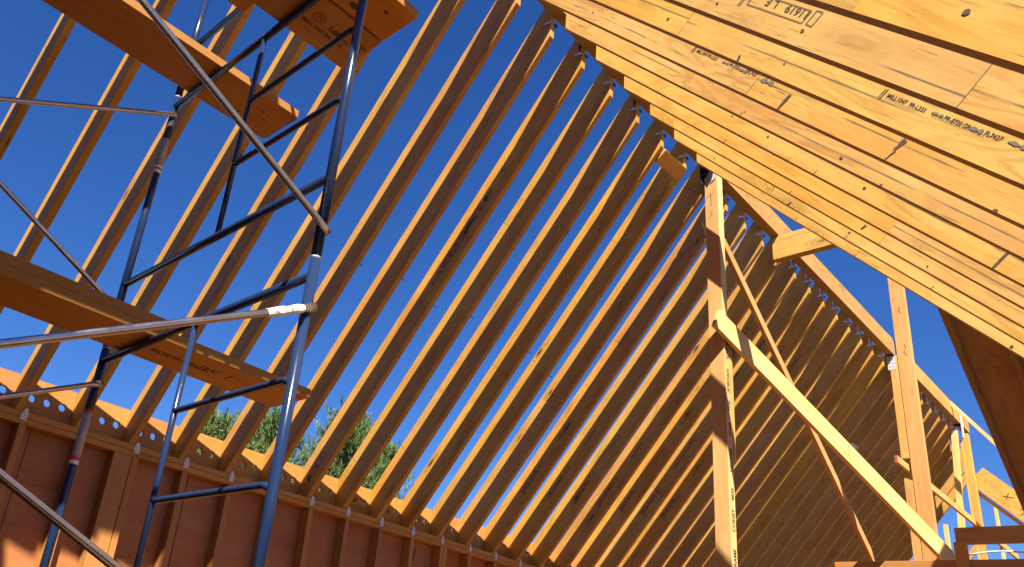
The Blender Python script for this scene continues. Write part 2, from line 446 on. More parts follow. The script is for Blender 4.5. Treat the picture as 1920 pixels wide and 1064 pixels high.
for k in range(-2, 11):
    o = link('rafter', right_me, None, None, frame((XR + S * k, YR, ZRB), (0, -cR, -sR), (0, -sR, cR)))
    tag(o, right_label(k), 'rafter', 'rafters of the sunlit slope'); RIGHT[k] = o
def rplane(k, s, h, off=.0013):
    F = RIGHT[k].matrix_basis
    return frame(F @ Vector((s, h, off)), F.to_3x3() @ Vector((1, 0, 0)), F.to_3x3() @ Vector((0, 1, 0)))
def right_words(k, s, h, body, size, mat=INK, stretch=1., flip=False):
    m = rplane(k, s, h)
    if flip: m = m @ Matrix.Rotation(math.pi, 4, 'Z')
    return lettering(body, size, m, mat, RIGHT[k], 'stamp', stretch=stretch)
right_words(3, 3.175, .099, 'MILL1047', .026, stretch=.86)
right_words(3, 3.278, .098, 'PR-L233', .025, stretch=.86)
right_words(3, 3.430, .100, 'PR-E720 GR', .025, stretch=.84)
right_words(3, 3.592, .103, 'FL7427', .025, stretch=.9)
strokes('print_bars', [([(3.148, .088), (3.150, .128)], .003), ([(3.158, .084), (3.160, .130)], .005), ([(3.175, .094), (3.32, .092)], .0012), ([(3.38, .096), (3.60, .097)], .0014)], rplane(3, 0, 0, .0016), INK, RIGHT[3])
def smear(k, s, h, l, w, seed, mat=INK):
    rn = random.Random(seed); n = 14; top = []; bot = []
    for i in range(n + 1):
        t = i / n; e = math.sin(math.pi * min(1, t * 1.3 + .1)) if t < .7 else 1
        top.append((s + l * t, h + w * (.5 + .25 * t) * e * rn.uniform(.6, 1.))); bot.append((s + l * t, h - w * .5 * e * rn.uniform(.5, 1.)))
    return patch('ink_smear', top + bot[::-1], rplane(k, 0, 0, .0019), mat, RIGHT[k])
SMEAR = flatmat('smeared_ink', (.13, .115, .08), .85, var=.5, scale=140.)
smear(3, 3.375, .108, .05, .012, 1, SMEAR); smear(3, 3.535, .108, .05, .020, 2, SMEAR); smear(3, 3.68, .112, .07, .018, 8, SMEAR)
right_words(4, 1.72, .094, 'MILL1047 PR-L233', .026, INK, .84)
right_words(4, 1.985, .097, 'PR-E720', .026, INK, .84)
right_words(4, 2.12, .10, 'FL7427', .027, INK, .9)
smear(4, 1.93, .103, .05, .014, 3, SMEAR); smear(4, 2.06, .103, .06, .02, 4, SMEAR); smear(4, 2.23, .10, .08, .03, 5, SMEAR)
strokes('print_bars', [([(1.69, .085), (1.692, .125)], .004), ([(1.70, .082), (1.702, .13)], .005)], rplane(4, 0, 0, .0016), INK, RIGHT[4])
patch('ink_dab', [(2.436, .0), (2.446, 0), (2.452, .06), (2.452, .088), (2.444, .095), (2.436, .085), (2.434, .05)], rplane(4, 0, 0, .0021), INK, RIGHT[4])
patch('ink_dab', [(2.416, -.002), (2.428, -.001), (2.424, .012), (2.418, .028), (2.409, .032), (2.404, .026), (2.412, .012)], rplane(3, 0, 0, .0021), INK, RIGHT[3])
right_words(2, 2.965, .140, '11619', .048, FAINT, 1., True)
right_words(2, 2.80, .140, 'L E', .048, FAINT, 1., True)
strokes('print_box', [[(2.66, .088), (2.96, .088), (2.96, .142), (2.66, .142), (2.66, .088)], [(2.98, .090), (3.01, .088), (3.01, .15), (2.98, .15), (2.98, .09)], [(2.62, .07), (2.62, .15)], [(2.63, .07), (2.63, .15)]], rplane(2, 0, 0, .0016), FAINT, RIGHT[2], .0035)
for i, (k, s, h, r) in enumerate(((1, 3.789, .09, .011), (2, 2.989, .064, .007), (2, 2.515, .051, .006), (3, 1.84, .059, .008), (5, 2.617, .037, .009), (6, 2.564, .06, .009), (5, 2.894, .006, .007), (4, 3.608, .005, .009),
        (6, 1.818, .069, .007), (6, 1.482, .082, .006), (5, 1.915, .033, .004), (7, 1.612, .085, .005), (9, 1.9, .05, .008), (8, 2.7, .03, .006), (10, 3.03, .02, .011), (4, .72, .06, .006), (9, .5, .03, .006), (10, 1.2, .02, .006), (3, 2.654, .071, .005))):
    patch('knot_hole', blot(s, h, r * 1.25, r, 14, 60 + i), rplane(k, 0, 0, .0021), FOAM, RIGHT[k])
# cracks and open joints: real slots read as dark strips of filler
patch('cracked_joint', [(3.086, 0.), (3.091, .0), (3.096, .03), (3.103, .050), (3.098, .062), (3.104, .083), (3.112, .108), (3.09, .116), (3.084, .10), (3.088, .075), (3.083, .062), (3.094, .050), (3.090, .03)], rplane(4, 0, 0, .002), FOAM, RIGHT[4])
patch('open_joint', [(3.366, 0.), (3.378, 0.), (3.378, .10), (3.364, .10)], rplane(6, 0, 0, .002), FOAM, RIGHT[6])
for k, s, h in ((8, 2.2, .03), (9, 1.35, .0)):
    patch('ink_dab', [(s, h), (s + .012, h), (s + .02, h + .03), (s + .006, h + .036)], rplane(k, 0, 0, .0021), INK, RIGHT[k])
for k, s in ((5, 1.9), (6, 2.25), (7, 1.2), (8, 1.6), (9, 1.9), (10, 1.8), (9, 2.6), (3, 1.05)):
    strokes('pencil_tick', [[(s, .0), (s + .006, .028)]], rplane(k, 0, 0, .0018), INK, RIGHT[k], .003)

# ------------------------------------------------------------------ ridge beam, posts
def ridge(x0, x1, label):
    return tag(box('ridge_beam', x0, x1, YR, YL, ZB, ZTOP, BEAM, 'x', None, .003), label, 'ridge beam', 'ridge beam lengths', 'thing')
ridge(-3.0, 6.15, 'ridge beam length over the sunlit rafters, its dark underside stepped with hangers')
ridge(6.16, 11.255, 'weathered ridge beam length between the braced post and the tall post')
ridge(11.30, 14.306, 'ridge beam length beyond the tall post, ending in open sky')
ridge(14.36, 14.86, 'short ridge beam stub hanging past the far beam hanger')

P1 = empty('ridge_post', (6.15, 2.877, FLOOR))
tag(P1, 'braced ridge post with pencilled words up its edge, near the middle', 'post', 'posts under the ridge')
FIR = wood('post_fir', (0.600, 0.385, 0.140), (0.450, 0.240, 0.066), 'sawn', False, tint=.04)
p1 = board('upright', (6.155, 2.881, FLOOR), (6.150, 2.881, ZB - .004), .113, .092, (0, 1, 0), FIR, P1)
board('lit_edge_strip', (6.154, 2.8165, FLOOR), (6.149, 2.8165, ZB - .10), .014, .092, (0, 1, 0), PINE, P1)  # added thin strip; pale colour stands in for the sunlit edge
sc = board('scab', (6.222, 2.85, 1.98), (6.222, 2.85, 3.15), .09, .038, (0, 1, 0), SAWN, P1)
cap = empty('post_cap', (6.15, 2.877, ZB)); tag(cap, 'dark steel cap joining the braced post to the ridge beam', 'post cap', 'steel connectors on the ridge posts')
for sgn, y in ((0, YL + .006), (1, 2.81)):
    if sgn == 0:
        me = prism_mesh('side_plate', [(-.10, -.17), (.10, -.17), (.10, .06), (-.10, .06)], -.002, .002, 0)
        link('side_plate', me, DARKSTEEL, cap, cap.matrix_basis.inverted() @ frame((6.15, y, ZB), (1, 0, 0), (0, 0, 1)))
me = prism_mesh('face_plate', [(-.064, -.12), (-.03, -.20), (.064, -.06), (.064, .0), (-.064, .0)], -.0025, .0025, 0)
link('face_plate', me, DARKSTEEL, cap, cap.matrix_basis.inverted() @ frame((6.099, 2.877, ZB), (0, -1, 0), (0, 0, 1)))
me = prism_mesh('nail_plate', [(.005, -.175), (.05, -.135), (.055, -.05), (.04, -.05)], -.001, .001, 0)
link('nail_plate', me, ZINC, cap, cap.matrix_basis.inverted() @ frame((6.0945, 2.877, ZB), (0, -1, 0), (0, 0, 1)))
# handwriting up the narrow edge facing the sun
for wd, z in (('LEFRAME', 1.06), ('CONST', 1.40), ('4835', 1.64), ('HECKER', 1.87), ('PASS', 2.17), ('THE', 2.38), ('JORDAN', 2.55), ('GARAGE', 2.84)):
    lettering(wd, .066, frame((6.178, 2.808, z), (0, 0, 1), (-1, 0, .12)), FAINT if z > 2.3 else INK, P1, 'handwriting', stretch=.80)
strokes('pencil_lines', [[(-.03, -.55), (.01, -.50)], [(.01, -.50), (-.03, -.46)], [(0, -.42), (.0, -.28)], [(-.05, -.32), (.03, -.28)]], frame((6.0995, 2.877, ZB), (0, -1, 0), (0, 0, 1)), FAINT, P1, .003)
# splinter on the arris
board('splinter', (6.10, 2.937, 4.06), (6.085, 2.962, 4.20), .018, .008, (0, 1, 0), PINE, P1)

P2 = empty('ridge_post', (11.24, 2.8, FLOOR))
tag(P2, 'tall doubled post rising above the ridge beam into the sky', 'post', 'posts under the ridge')
board('upright', (11.245, 2.737, FLOOR), (11.245, 2.733, 5.98), .172, .09, (0, 1, 0), SAWN, P2)
board('upright', (11.245, 2.874, 3.37), (11.245, 2.874, ZB - .004), .092, .085, (0, 1, 0), SAWN, P2)
board('upright', (11.245, 2.874, FLOOR), (11.245, 2.874, 3.13), .092, .085, (0, 1, 0), SAWN, P2, cut1=.05)
strokes('pencil_lines', [[(0, 0), (.02, -.04)], [(.02, -.04), (-.005, -.06)], [(-.005, -.06), (.02, -.10)], [(.01, -.55), (.03, -.6)], [(.03, -.6), (.0, -.66)], [(.0, -.66), (.03, -.72)], [(-.06, .1), (-.02, .15)]], frame((11.1985, 2.735, 5.45), (0, -1, 0), (0, 0, 1)), INK, P2, .006)
def strap(name, x, y, z, label):
    e = empty(name, (x, y, z)); tag(e, label, 'beam hanger', 'steel connectors on the ridge posts')
    me = prism_mesh('face_plate', [(-.045, -.20), (.045, -.20), (.045, -.02), (0, .06), (-.045, 0)], -.0015, .0015, 0)
    link('face_plate', me, ZINC, e, frame((-.048, 0, 0), (0, -1, 0), (0, 0, 1)))
    for i in range(6):
        bm = bmesh.new(); bmesh.ops.create_circle(bm, cap_ends=True, segments=10, radius=.006); me = bpy.data.meshes.new('nail_head'); bm.to_mesh(me); bm.free()
        link('nail_head', me, DARKSTEEL, e, frame((-.0505, -.02 + .04 * (i % 2), -.16 + .05 * (i // 2)), (0, -1, 0), (0, 0, 1)))
    me = prism_mesh('side_plate', [(-.05, -.02), (.05, -.02), (.05, .20), (-.05, .20)], -.0015, .0015, 0)
    link('side_plate', me, ZINC, e, frame((0, YR - .006 - y, 0), (1, 0, 0), (0, 0, 1)))
    me = prism_mesh('saddle', [(-.10, -.046), (.06, -.046), (.06, .046), (-.10, .046)], -.002, .002, 0)
    link('saddle', me, DARKSTEEL, e, frame((0, 0, -.004), (1, 0, 0), (0, 1, 0)))
    return e
strap('beam_hanger', 11.25, 2.898, ZB - .001, 'zinc beam hanger where the ridge meets the tall post')
e = empty('beam_hanger', (14.33, 2.9, ZB)); tag(e, 'grey beam hanger holding the ridge end above the far post', 'beam hanger', 'steel connectors on the ridge posts')
for yy in (YR - .006, YL + .006):
    me = prism_mesh('side_plate', [(-.03, -.22), (.10, -.22), (.10, .22), (-.03, .22)], -.0015, .0015, 0)
    link('side_plate', me, ZINC, e, frame((0, yy - 2.9, 0), (1, 0, 0), (0, 0, 1)))
me = prism_mesh('end_plate', [(-.05, -.03), (.05, -.03), (.05, .24), (-.05, .24)], -.002, .002, 0)
link('end_plate', me, DARKSTEEL, e, frame((.015, 0, 0), (0, -1, 0), (0, 0, 1)))
P3 = empty('ridge_post', (14.35, 2.85, FLOOR))
tag(P3, 'far post under the ridge end, between the gable studs', 'post', 'posts under the ridge')
board('upright', (14.40, 2.82, FLOOR), (14.40, 2.82, 4.62), .065, .09, (0, 1, 0), SAWN, P3)
board('upright', (14.40, 2.88, FLOOR), (14.40, 2.88, 4.53), .05, .085, (0, 1, 0), SAWN, P3)
o = board('prop_board', (14.28, 3.32, FLOOR), (14.28, 2.942, 4.654), .085, .06, (0, 1, 0), PINE); tag(o, 'pale leaning prop board beside the far ridge post', 'prop')

# cross beam hanging under the ridge
tag(box('cross_beam', 7.566, 7.655, .9, 2.925, 4.497, ZB - .003, LVL, 'y'), 'stub cross beam poking out under the ridge toward the sunlit slope', 'beam', None, 'thing')
# spacer block between two rafter tops
tag(board('spacer_block', (X0 + 10 * S + T + .002, 2.985, 4.52), (X0 + 11 * S - .002, 2.975, 4.52), .13, .038, (0, .78, -.63), SAWN), 'small spacer block nailed between two rafter tops under the ridge', 'spacer block')

# ------------------------------------------------------------------ temporary braces
th = R(13); dv = Vector((math.cos(th) * math.cos(R(23.5)), -math.sin(th) * math.cos(R(23.5)), -math.sin(R(23.5)))); wv = Vector((0, 0, 1))
c0 = Vector((6.05, 2.785, 3.105))
D2o = board('diagonal_brace', c0 - dv * .10, c0 + dv * 3.95, .182, .038, wv, PINE)
tag(D2o, 'wide pale plank bracing the middle ridge post down to the cross frame', 'brace', 'temporary braces')
nrm = Vector((-math.sin(th), -math.cos(th), 0))
strokes('pencil_scribble', [[(0, 0), (.0, .06)], [(0, .06), (.03, 0)], [(.03, 0), (.03, .06)], [(.06, 0), (.06, .05)], [(.09, .05), (.10, 0)], [(.10, 0), (.12, .05)], [(.15, .02), (.18, .02)], [(.02, -.05), (.02, -.02)]],
        frame(c0 + dv * 1.75 + nrm * .0205, dv, wv), INK, D2o, .004)
tag(board('diagonal_brace', (6.215, 2.84, 4.02), (11.2, 2.84, .58), .089, .038, (.56, 0, .83), SAWN), 'slim stud bracing from the middle post top down past the wide plank', 'brace', 'temporary braces')
o = board('ledger_brace', (10.80, 2.868, 3.25), (17.0, 2.868, 3.23), .089, .036, (0, 0, 1), SAWN); tag(o, 'red-ended level brace passing behind the tall post', 'brace', 'temporary braces')
patch('painted_end', [(-.016, -.043), (.016, -.043), (.016, .043), (-.016, .043)], frame((10.7985, 2.868, 3.25), (0, -1, 0), (0, 0, 1)), REDPAINT, o)
tag(board('roof_brace', (13.9, 2.90, 5.04), (13.9, 1.95, 3.64), .05, .035, (0, .8, .6), PINE), 'thin pale strip slanting from the ridge end to the dark gable roof', 'brace', 'temporary braces')

# ------------------------------------------------------------------ far gable
g = tag(board('gable_rafter', (14.52, 2.80, 4.00), (14.52, 1.2, 2.30), .30, .045, (0, -.72, .69), LVL), 'sunlit gable rafter sloping down beyond the far post, marked with black strokes', 'rafter')
strokes('ink_mark', [[(0, 0), (.0, .10)], [(-.05, .03), (.09, .05)]], frame((14.496, 2.46, 3.60), (0, -.9, -.4), (0, -.4, .9)), INK, g, .012)
strokes('ink_mark', [[(0, .05), (.05, .06)], [(.05, .06), (.07, .02)], [(.07, .02), (.03, -.04)]], frame((14.496, 2.33, 3.40), (0, -.9, -.4), (0, -.4, .9)), INK, g, .012)
tag(board('gable_rafter', (14.60, 2.90, 3.83), (14.60, 1.2, 2.03), .05, .09, (0, -.72, .69), PINE), 'pale strip of framing right under the sunlit gable rafter', 'rafter')
tag(box('gable_stud', 15.96, 16.04, 3.60, 3.66, FLOOR, 3.60, PINE, 'z'), 'thin gable stud standing in the gap beside the wide plank end', 'stud', 'studs of the far gable')
tag(box('gable_stud', 15.96, 16.05, 2.865, 2.905, FLOOR, 3.85, PINE, 'z'), 'thin gable stud seen under the sunlit gable rafter', 'stud', 'studs of the far gable')
tag(board('gable_brace', (15.4, 3.55, 2.55), (15.4, 2.9, 3.35), .09, .04, (0, .7, .7), SAWN), 'short brace slanting up behind the far post', 'brace', 'temporary braces')

# cross frame low at the far side: two headers and a dark post
CF = empty('header_wall', (8.6, 2.0, FLOOR)); tag(CF, 'shaded framed opening with two headers at the lower corner', 'wall frame', None, 'thing')
q9 = 8.6 / 9.5
box('header', 8.58, 8.66, -1.2, 2.082 * q9, 1.945 * q9, 2.10 * q9, STUD, 'y', CF)
box('header', 8.55, 8.63, -1.2, 3.22 * q9, 1.62 * q9, 1.780 * q9, STUD, 'y', CF)
box('upright', 8.535, 8.575, 1.985 * q9, 2.095 * q9, FLOOR, 1.95 * q9, STUD, 'z', CF)
for y in (0., -.9, 2.7): box('upright', 8.56, 8.62, y, y + .04, FLOOR, 1.62 * q9, STUD, 'z', CF)
hp = [(12.0, 2.52 - .085 * i, 2.318 + .03 * math.sin(math.pi * i / 7.) + .002 * i) for i in range(9)]
o = tube('hose', hp, .011, HOSE, None, 10); tag(o, 'thin pale blue hose bowing between the dark headers', 'hose')

# ------------------------------------------------------------------ cross gable roof at the far side
CG = empty('cross_gable', (8.2, 0, 4.5)); tag(CG, 'dark underside of a small cross gable roof beyond the lowest sunlit rafter', 'roof', None, 'thing')
bt = R(29.53)
def cgz(x): return 4.186 - math.tan(bt) * (x - 8.82)
for i in range(8):
    y = 1.78 - .43 * i
    board('rafter', (8.07, y, cgz(8.07) + .11), (13.6, y, cgz(13.6) + .11), .19, .045, (math.sin(bt), 0, math.cos(bt)), OSB, CG)
board('sheathing', (8.06, .25, cgz(8.06) + .232), (13.7, .25, cgz(13.7) + .232), 3.1, .015, (0, 1, 0), OSB, CG)
board('sheathing', (7.75, -.56, cgz(8.06) - math.tan(bt) * .31 + .232), (6.3, -.56, cgz(8.06) - math.tan(bt) * 1.76 + .232), 1.60, .015, (0, 1, 0), OSB, CG)  # unseen near-slope panel, added and sized to shade the headers below
box('ridge_board', 8.02, 8.06, -1.3, 1.80, cgz(8.05) - .02, cgz(8.05) + .22, OSB, 'y', CG)
for i, (px, py) in enumerate(((9.72, 1.775), (9.86, 1.765), (10.02, 1.78), (9.75, 1.345), (9.86, 1.335), (9.95, 1.35))):
    patch('dark_stain', blot(0, 0, .07, .028, 14, 40 + i), frame((px, py, cgz(px) + .0135), (math.cos(bt), 0, -math.sin(bt)), (0, -1, 0)), FOAM, CG)

# ------------------------------------------------------------------ stud wall
W = empty('stud_wall', (6.5, 5.6, FLOOR)); tag(W, 'red-brown stud wall with a double top plate under the rafter feet', 'wall', None, 'thing')
box('top_plate', -3.1, 16.3, YP, 5.65, ZP - .0395, ZP - .001, STUD, 'x', W)
box('top_plate', -3.1, 16.3, YP + .003, 5.65, ZP - .080, ZP - .041, STUD, 'x', W)
box('bottom_plate', -3.1, 16.3, YP, 5.65, FLOOR, FLOOR + .038, STUD, 'x', W)
box('sheathing', -3.1, 16.3, 5.653, 5.667, FLOOR - .2, ZP - .004, SHEATH, 'x', W, 0)
# sheet joints
for i in range(-2, 14):
    x = 1.22 * i + .62
    box('sheet_joint', x, x + .006, 5.651, 5.6528, FLOOR, ZP - .085, DARKSTEEL, 'z', W, 0)
def stud(x0, x1): box('stud', x0, x1, YP + .002, 5.648, FLOOR + .038, ZP - .082, STUD, 'z', W)
for k in range(-8, 37):
    x = X0 + S * k
    if k == 3:
        stud(2.395, 2.532); stud(2.538, 2.583); continue
    stud(x + .055, x + .10)
    if k in (11, 16, 22): stud(x + .103, x + .148)
strokes('wall_stamp', [[(0, 0), (0, .12)], [(.018, 0), (.018, .10)], [(.03, .02), (.03, .12)]], frame((5.53, 5.6505, 1.12), (1, 0, 0), (0, 0, 1)), FAINT, W, .008)
# vented blocks between the rafter feet
def block_mesh(w):
    bm = bmesh.new(); h = .262; t = .036
    # front face with round holes by bridging: grid of cells each with one hole
    holes = [w / 2 - .106, w / 2, w / 2 + .106]
    edges = [0, w / 2 - .159, w / 2 - .053, w / 2 + .053, w / 2 + .159, w]
    n = 16; r = .028; zc = .128
    def quad(pts): bm.faces.new([bm.verts.new(p) for p in pts])
    for y, fl in ((0, 1), (t, -1)):
        quad([(edges[0], y, 0), (edges[1], y, 0), (edges[1], y, h), (edges[0], y, h)][::fl])
        quad([(edges[4], y, 0), (edges[5], y, 0), (edges[5], y, h), (edges[4], y, h)][::fl])
        for i, cx in enumerate(holes):
            a, b_ = edges[i + 1], edges[i + 2]
            outer = []; inner = []
            for j in range(n):
                an = 2 * math.pi * j / n + math.pi / 4
                c, s_ = math.cos(an), math.sin(an)
                k_ = 1 / max(abs(c), abs(s_)); ox, oz = c * k_, s_ * k_
                outer.append((cx + ox * (b_ - a) / 2, y, zc + (oz * (h - zc) if oz > 0 else oz * zc))); inner.append((cx + c * r, y, zc + s_ * r))
            for j in range(n):
                q = [outer[j], outer[(j + 1) % n], inner[(j + 1) % n], inner[j]]
                quad(q[::fl])
    for cx in holes:
        for j in range(n):
            a0, a1 = 2 * math.pi * j / n, 2 * math.pi * (j + 1) / n
            quad([(cx + r * math.cos(a0), 0, zc + r * math.sin(a0)), (cx + r * math.cos(a1), 0, zc + r * math.sin(a1)), (cx + r * math.cos(a1), t, zc + r * math.sin(a1)), (cx + r * math.cos(a0), t, zc + r * math.sin(a0))])
    quad([(0, 0, h), (w, 0, h), (w, t, h), (0, t, h)]); quad([(0, 0, 0), (0, t, 0), (w, t, 0), (w, 0, 0)])
    quad([(0, 0, 0), (0, 0, h), (0, t, h), (0, t, 0)]); quad([(w, 0, 0), (w, t, 0), (w, t, h), (w, 0, h)])
    bmesh.ops.remove_doubles(bm, verts=bm.verts, dist=.0002)
    bmesh.ops.recalc_face_normals(bm, faces=bm.faces)
    me = bpy.data.meshes.new('vent_block'); bm.to_mesh(me); bm.free(); return me
blk = block_mesh(S - T - .004); blk.materials.append(STUD)
def wall_ord(k):
    return f'{ORD[k + 2]}'
for k in range(-2, 24):
    o = link('vent_block', blk, None, None, Matrix.Translation((X0 + S * k + T + .002, 5.6535, ZP + .003)))
    if k < 13: lb = f'drilled vent block on the wall plate, {ORD[k + 3]} bay along from the upper corner'
    else: lb = f'drilled vent block in the {ORD[k - 12]} rafter bay past the last sky gap at the plate'
    tag(o, lb, 'vent block', 'vent blocks between the rafter feet')
# hurricane ties
tie_me = prism_mesh('hurricane_tie', [(-.021, -.05), (.021, -.05), (.021, 0.), (.004, .032), (-.004, .032), (-.021, -.01)], -.001, .001, 0); tie_me.materials.append(ZINC)
tie_me2 = tie_me.copy(); tie_me2.materials.clear(); tie_me2.materials.append(flatmat('white_tie', (.58, .57, .54), .5, .2, var=.3, scale=90.))
holes_me = None
bm = bmesh.new()
for hx, hz in ((-.010, -.035), (.010, -.038), (.002, -.018), (-.008, -.004), (.010, -.002)):
    vs = [bm.verts.new((hx + .0035 * math.cos(a * math.pi / 4), hz + .0035 * math.sin(a * math.pi / 4), 0)) for a in range(8)]; bm.faces.new(vs)
holes_me = bpy.data.meshes.new('nail_holes'); bm.to_mesh(holes_me); bm.free(); holes_me.materials.append(NAIL)
for k in range(0, 17):
    o = link('hurricane_tie', tie_me2 if k in (1, 3, 4, 5) else tie_me, None, None, frame((X0 + S * k + .068, YP - .004, ZP - .006), (1, 0, 0), (0, 0, 1)))
    o.rotation_euler.rotate_axis('Z', random.uniform(-.08, .08))
    link('nail_holes', holes_me, None, o, Matrix.Translation((0, 0, .002)))
    tag(o, f'small metal tie on the top plate at the {ORD[k + 2]} rafter foot along the wall', 'tie plate', 'ties at the rafter feet')

# rafter hangers at the ridge
hg = bmesh.new()
def tri(bm, pts): bm.faces.new([bm.verts.new(p) for p in pts])
# side flange: a bent leaf on the camera-side face of the rafter, local frame of the rafter
leaf = [(.168, -.098), (.203, -.150), (.208, -.182), (.258, -.128), (.206, -.132)]
vs = [hg.verts.new((a, b_, -.002 - (.02 if i in (3,) else 0))) for i, (a, b_) in enumerate(leaf)]
hg.faces.new(vs)
strip = [(.06, -.03), (.075, -.02), (.185, -.112), (.172, -.125)]
hg.faces.new([hg.verts.new((a, b_, -.002)) for a, b_ in strip])
bmesh.ops.solidify(hg, geom=list(hg.faces), thickness=.0015)
hang_me = bpy.data.meshes.new('side_flange'); hg.to_mesh(hang_me); hg.free(); hang_me.materials.append(HANG)
seat_me = prism_mesh('seat', [(.190, -.165), (.212, -.175), (.215, -.14), (.195, -.13)], T, T + .026, 0); seat_me.materials.append(DARKSTEEL)
for k in range(4, 33):
    e = empty('rafter_hanger'); e.matrix_basis = left_frame(k)
    link('side_flange', hang_me, None, e); 
    # tab nailed to the ridge under each rafter
    bm = bmesh.new(); bmesh.ops.create_cube(bm, size=1.); me = None; bm.free()
    link('seat', seat_me, None, e)
    if k < 13: lb = f'sky-tinted metal hanger at the ridge end of the {ORD[k + 2]} rafter along the wall'
    elif k < 25: lb = f'metal hanger at the ridge, {ORD[k - 12]} past the braced middle post'
    else: lb = f'metal hanger at the ridge, {ORD[k - 24]} past the tall doubled post'
    tag(e, lb, 'rafter hanger', 'rafter hangers along the ridge')

# unseen roof boards added behind the camera to cut bounce and shade the wall
sh = board('roof_sheathing', (-1.69, YR - .06, ZRB + D / cR - .05), (-1.69, -1.28, ZRB + D / cR - .05 - (YR - .06 + 1.28) * tR), 2.82, .012, (1, 0, 0), SHEATH)
sh.location += Vector((0, -.010 * sR, .010 * cR + .006)); tag(sh, 'unseen shading boards added over the sunlit slope behind the viewer', 'roof boards', None, 'thing')
sh = board('roof_sheathing', (-1.60, YL + .06, ZT - .06 * tL), (-1.60, 6.1, ZT - (6.1 - YL) * tL), 3.0, .012, (1, 0, 0), SHEATH)
sh.location += Vector((0, .010 * sL, .010 * cL + .003)); tag(sh, 'unseen shading boards added over the stud wall slope behind the viewer', 'roof boards', None, 'thing')
# end wall behind the camera
W3 = empty('gable_wall', (-3.2, 2.9, FLOOR)); tag(W3, 'sheathed end wall of the attic, outside the view', 'wall', None, 'thing')
me = prism_mesh('sheathing', [(-1.3, FLOOR), (5.66, FLOOR), (5.66, 1.3), (2.9, 4.95), (-1.3, .3)], -.006, .006, 0)
link('sheathing', me, SHEATH, W3, W3.matrix_basis.inverted() @ Matrix(((0, 0, 1, -3.21), (1, 0, 0, 0), (0, 1, 0, 0), (0, 0, 0, 1))))
for i in range(17):
    y = -1.2 + .41 * i
    zt_ = (.3 + (y + 1.3) * 1.107 if y < 2.9 else 4.95 - (y - 2.9) * 1.322) - .08
    box('stud', -3.20, -3.11, y, y + .038, FLOOR, zt_, STUD, 'z', W3)
# low wall at the other eave
W2 = empty('stud_wall', (6.5, -1.3, FLOOR)); tag(W2, 'low knee wall under the eave of the sunlit slope, outside the view', 'wall', None, 'thing')
box('top_plate', -3.1, 16.3, -1.36, -1.25, -.16, -.08, STUD, 'x', W2)
box('sheathing', -3.1, 16.3, -1.375, -1.362, FLOOR - .2, -.082, SHEATH, 'x', W2, 0)
for k in range(-8, 37, 1): box('stud', X0 + S * k, X0 + S * k + .038, -1.358, -1.25, FLOOR, -.162, STUD, 'z', W2)

# ------------------------------------------------------------------ scaffold (unit scale s)
s_ = .84
XF, YA, YB, YC = 1.62 * s_, 2.384 * s_, 4.20 * s_, 3.245 * s_     # frame plane, legs, inner upright
def scaffold_frame(zc, top, label, guard=False, x=XF, inner_low=None):
    """one ladder frame standing on coupling zc (scaled metres) up to top"""
    e = empty('scaffold_section', (x, (YA + YB) / 2, zc)); tag(e, label, 'scaffold frame', 'blue scaffold frames')
    r = .0182
    for y in (YA, YB):
        g = tube('leg', [(x, y, zc), (x, y, top)], r, BLUE, e)
        tube('coupling_pin', [(x, y, top - .002), (x, y, top + .018)], r * .97, ZINC, e)
    return e
def bar(e, x, z, y0, y1, r=.0165): return tube('header', [(x, y0, z), (x, y1, z)], r, BLUE, e)
def rung(e, x, z): return tube('rung', [(x, YA + .012, z - .012), (x, YA + .05, z), (x, YC - .03, z), (x, YC, z)], .0118, BLUE, e, 14)
def build_tier(x, zc, tier, label):
    zu = lambda v: (v) * s_
    if tier == 3:
        e = scaffold_frame(zu(zc), zu(zc + 1.02), label, x=x)
        bar(e, x, zu(zc + .38), YA, YB)
        bar(e, x, zu(zc + .98), YA, YB, .0118)
        return e
    e = scaffold_frame(zu(zc), zu(zc + 1.70), label, x=x)
    bar(e, x, zu(zc + .38), YA, YB); bar(e, x, zu(zc + 1.63), YA, YB)
    tube('inner_upright', [(x, YC, zu(zc + .38)), (x, YC, zu(zc + 1.63))], .0118, BLUE, e, 14)
    for dz in (.80, 1.20): rung(e, x, zu(zc + dz))
    return e
Z1, Z2, Z3 = -.195, 1.515, 3.225
f1 = build_tier(XF, Z1, 1, 'blue scaffold frame in the lower corner, its leg wrapped in a grey label')
f2 = build_tier(XF, Z2, 2, 'blue scaffold frame between the two plank decks, a red and white band on one leg')
f3 = build_tier(XF, Z3, 3, 'blue guard frame of the scaffold rising above the upper planks')
f0 = build_tier(XF, Z1 - 1.71, 1, 'hidden bottom scaffold frame standing on the subfloor')
XG = XF - 2.52 * s_
for zc, t, lb in ((Z1 - 1.71, 1, 'bottom frame of the scaffold end outside the view'), (Z1, 1, 'second frame of the scaffold end outside the view'), (Z2, 2, 'third frame of the scaffold end outside the view'), (Z3, 3, 'guard frame of the scaffold end outside the view')):
    build_tier(XG, zc, t, lb)
def sleeve(par, y, z0, z1, mat, name, r=.0190):
    return tube(name, [(XF, y, z0 * s_), (XF, y, z1 * s_)], r, mat, par)
sleeve(f2, YB, 3.225, 3.30, WHITE, 'pin_cap', .0172)
sleeve(f2, YB, 2.90, 3.02, BLACKTAPE, 'black_label'); sleeve(f2, YB, 2.70, 2.90, GREYTAPE, 'grey_label', .0193)
sleeve(f2, YB, 2.65, 2.70, WHITE, 'white_band', .0195); sleeve(f2, YB, 2.670, 2.684, RED, 'red_band', .0198)
sleeve(f1, YB, 1.155, 1.25, BLACKTAPE, 'black_label'); sleeve(f1, YB, .90, 1.135, GREYTAPE, 'grey_label', .0193)
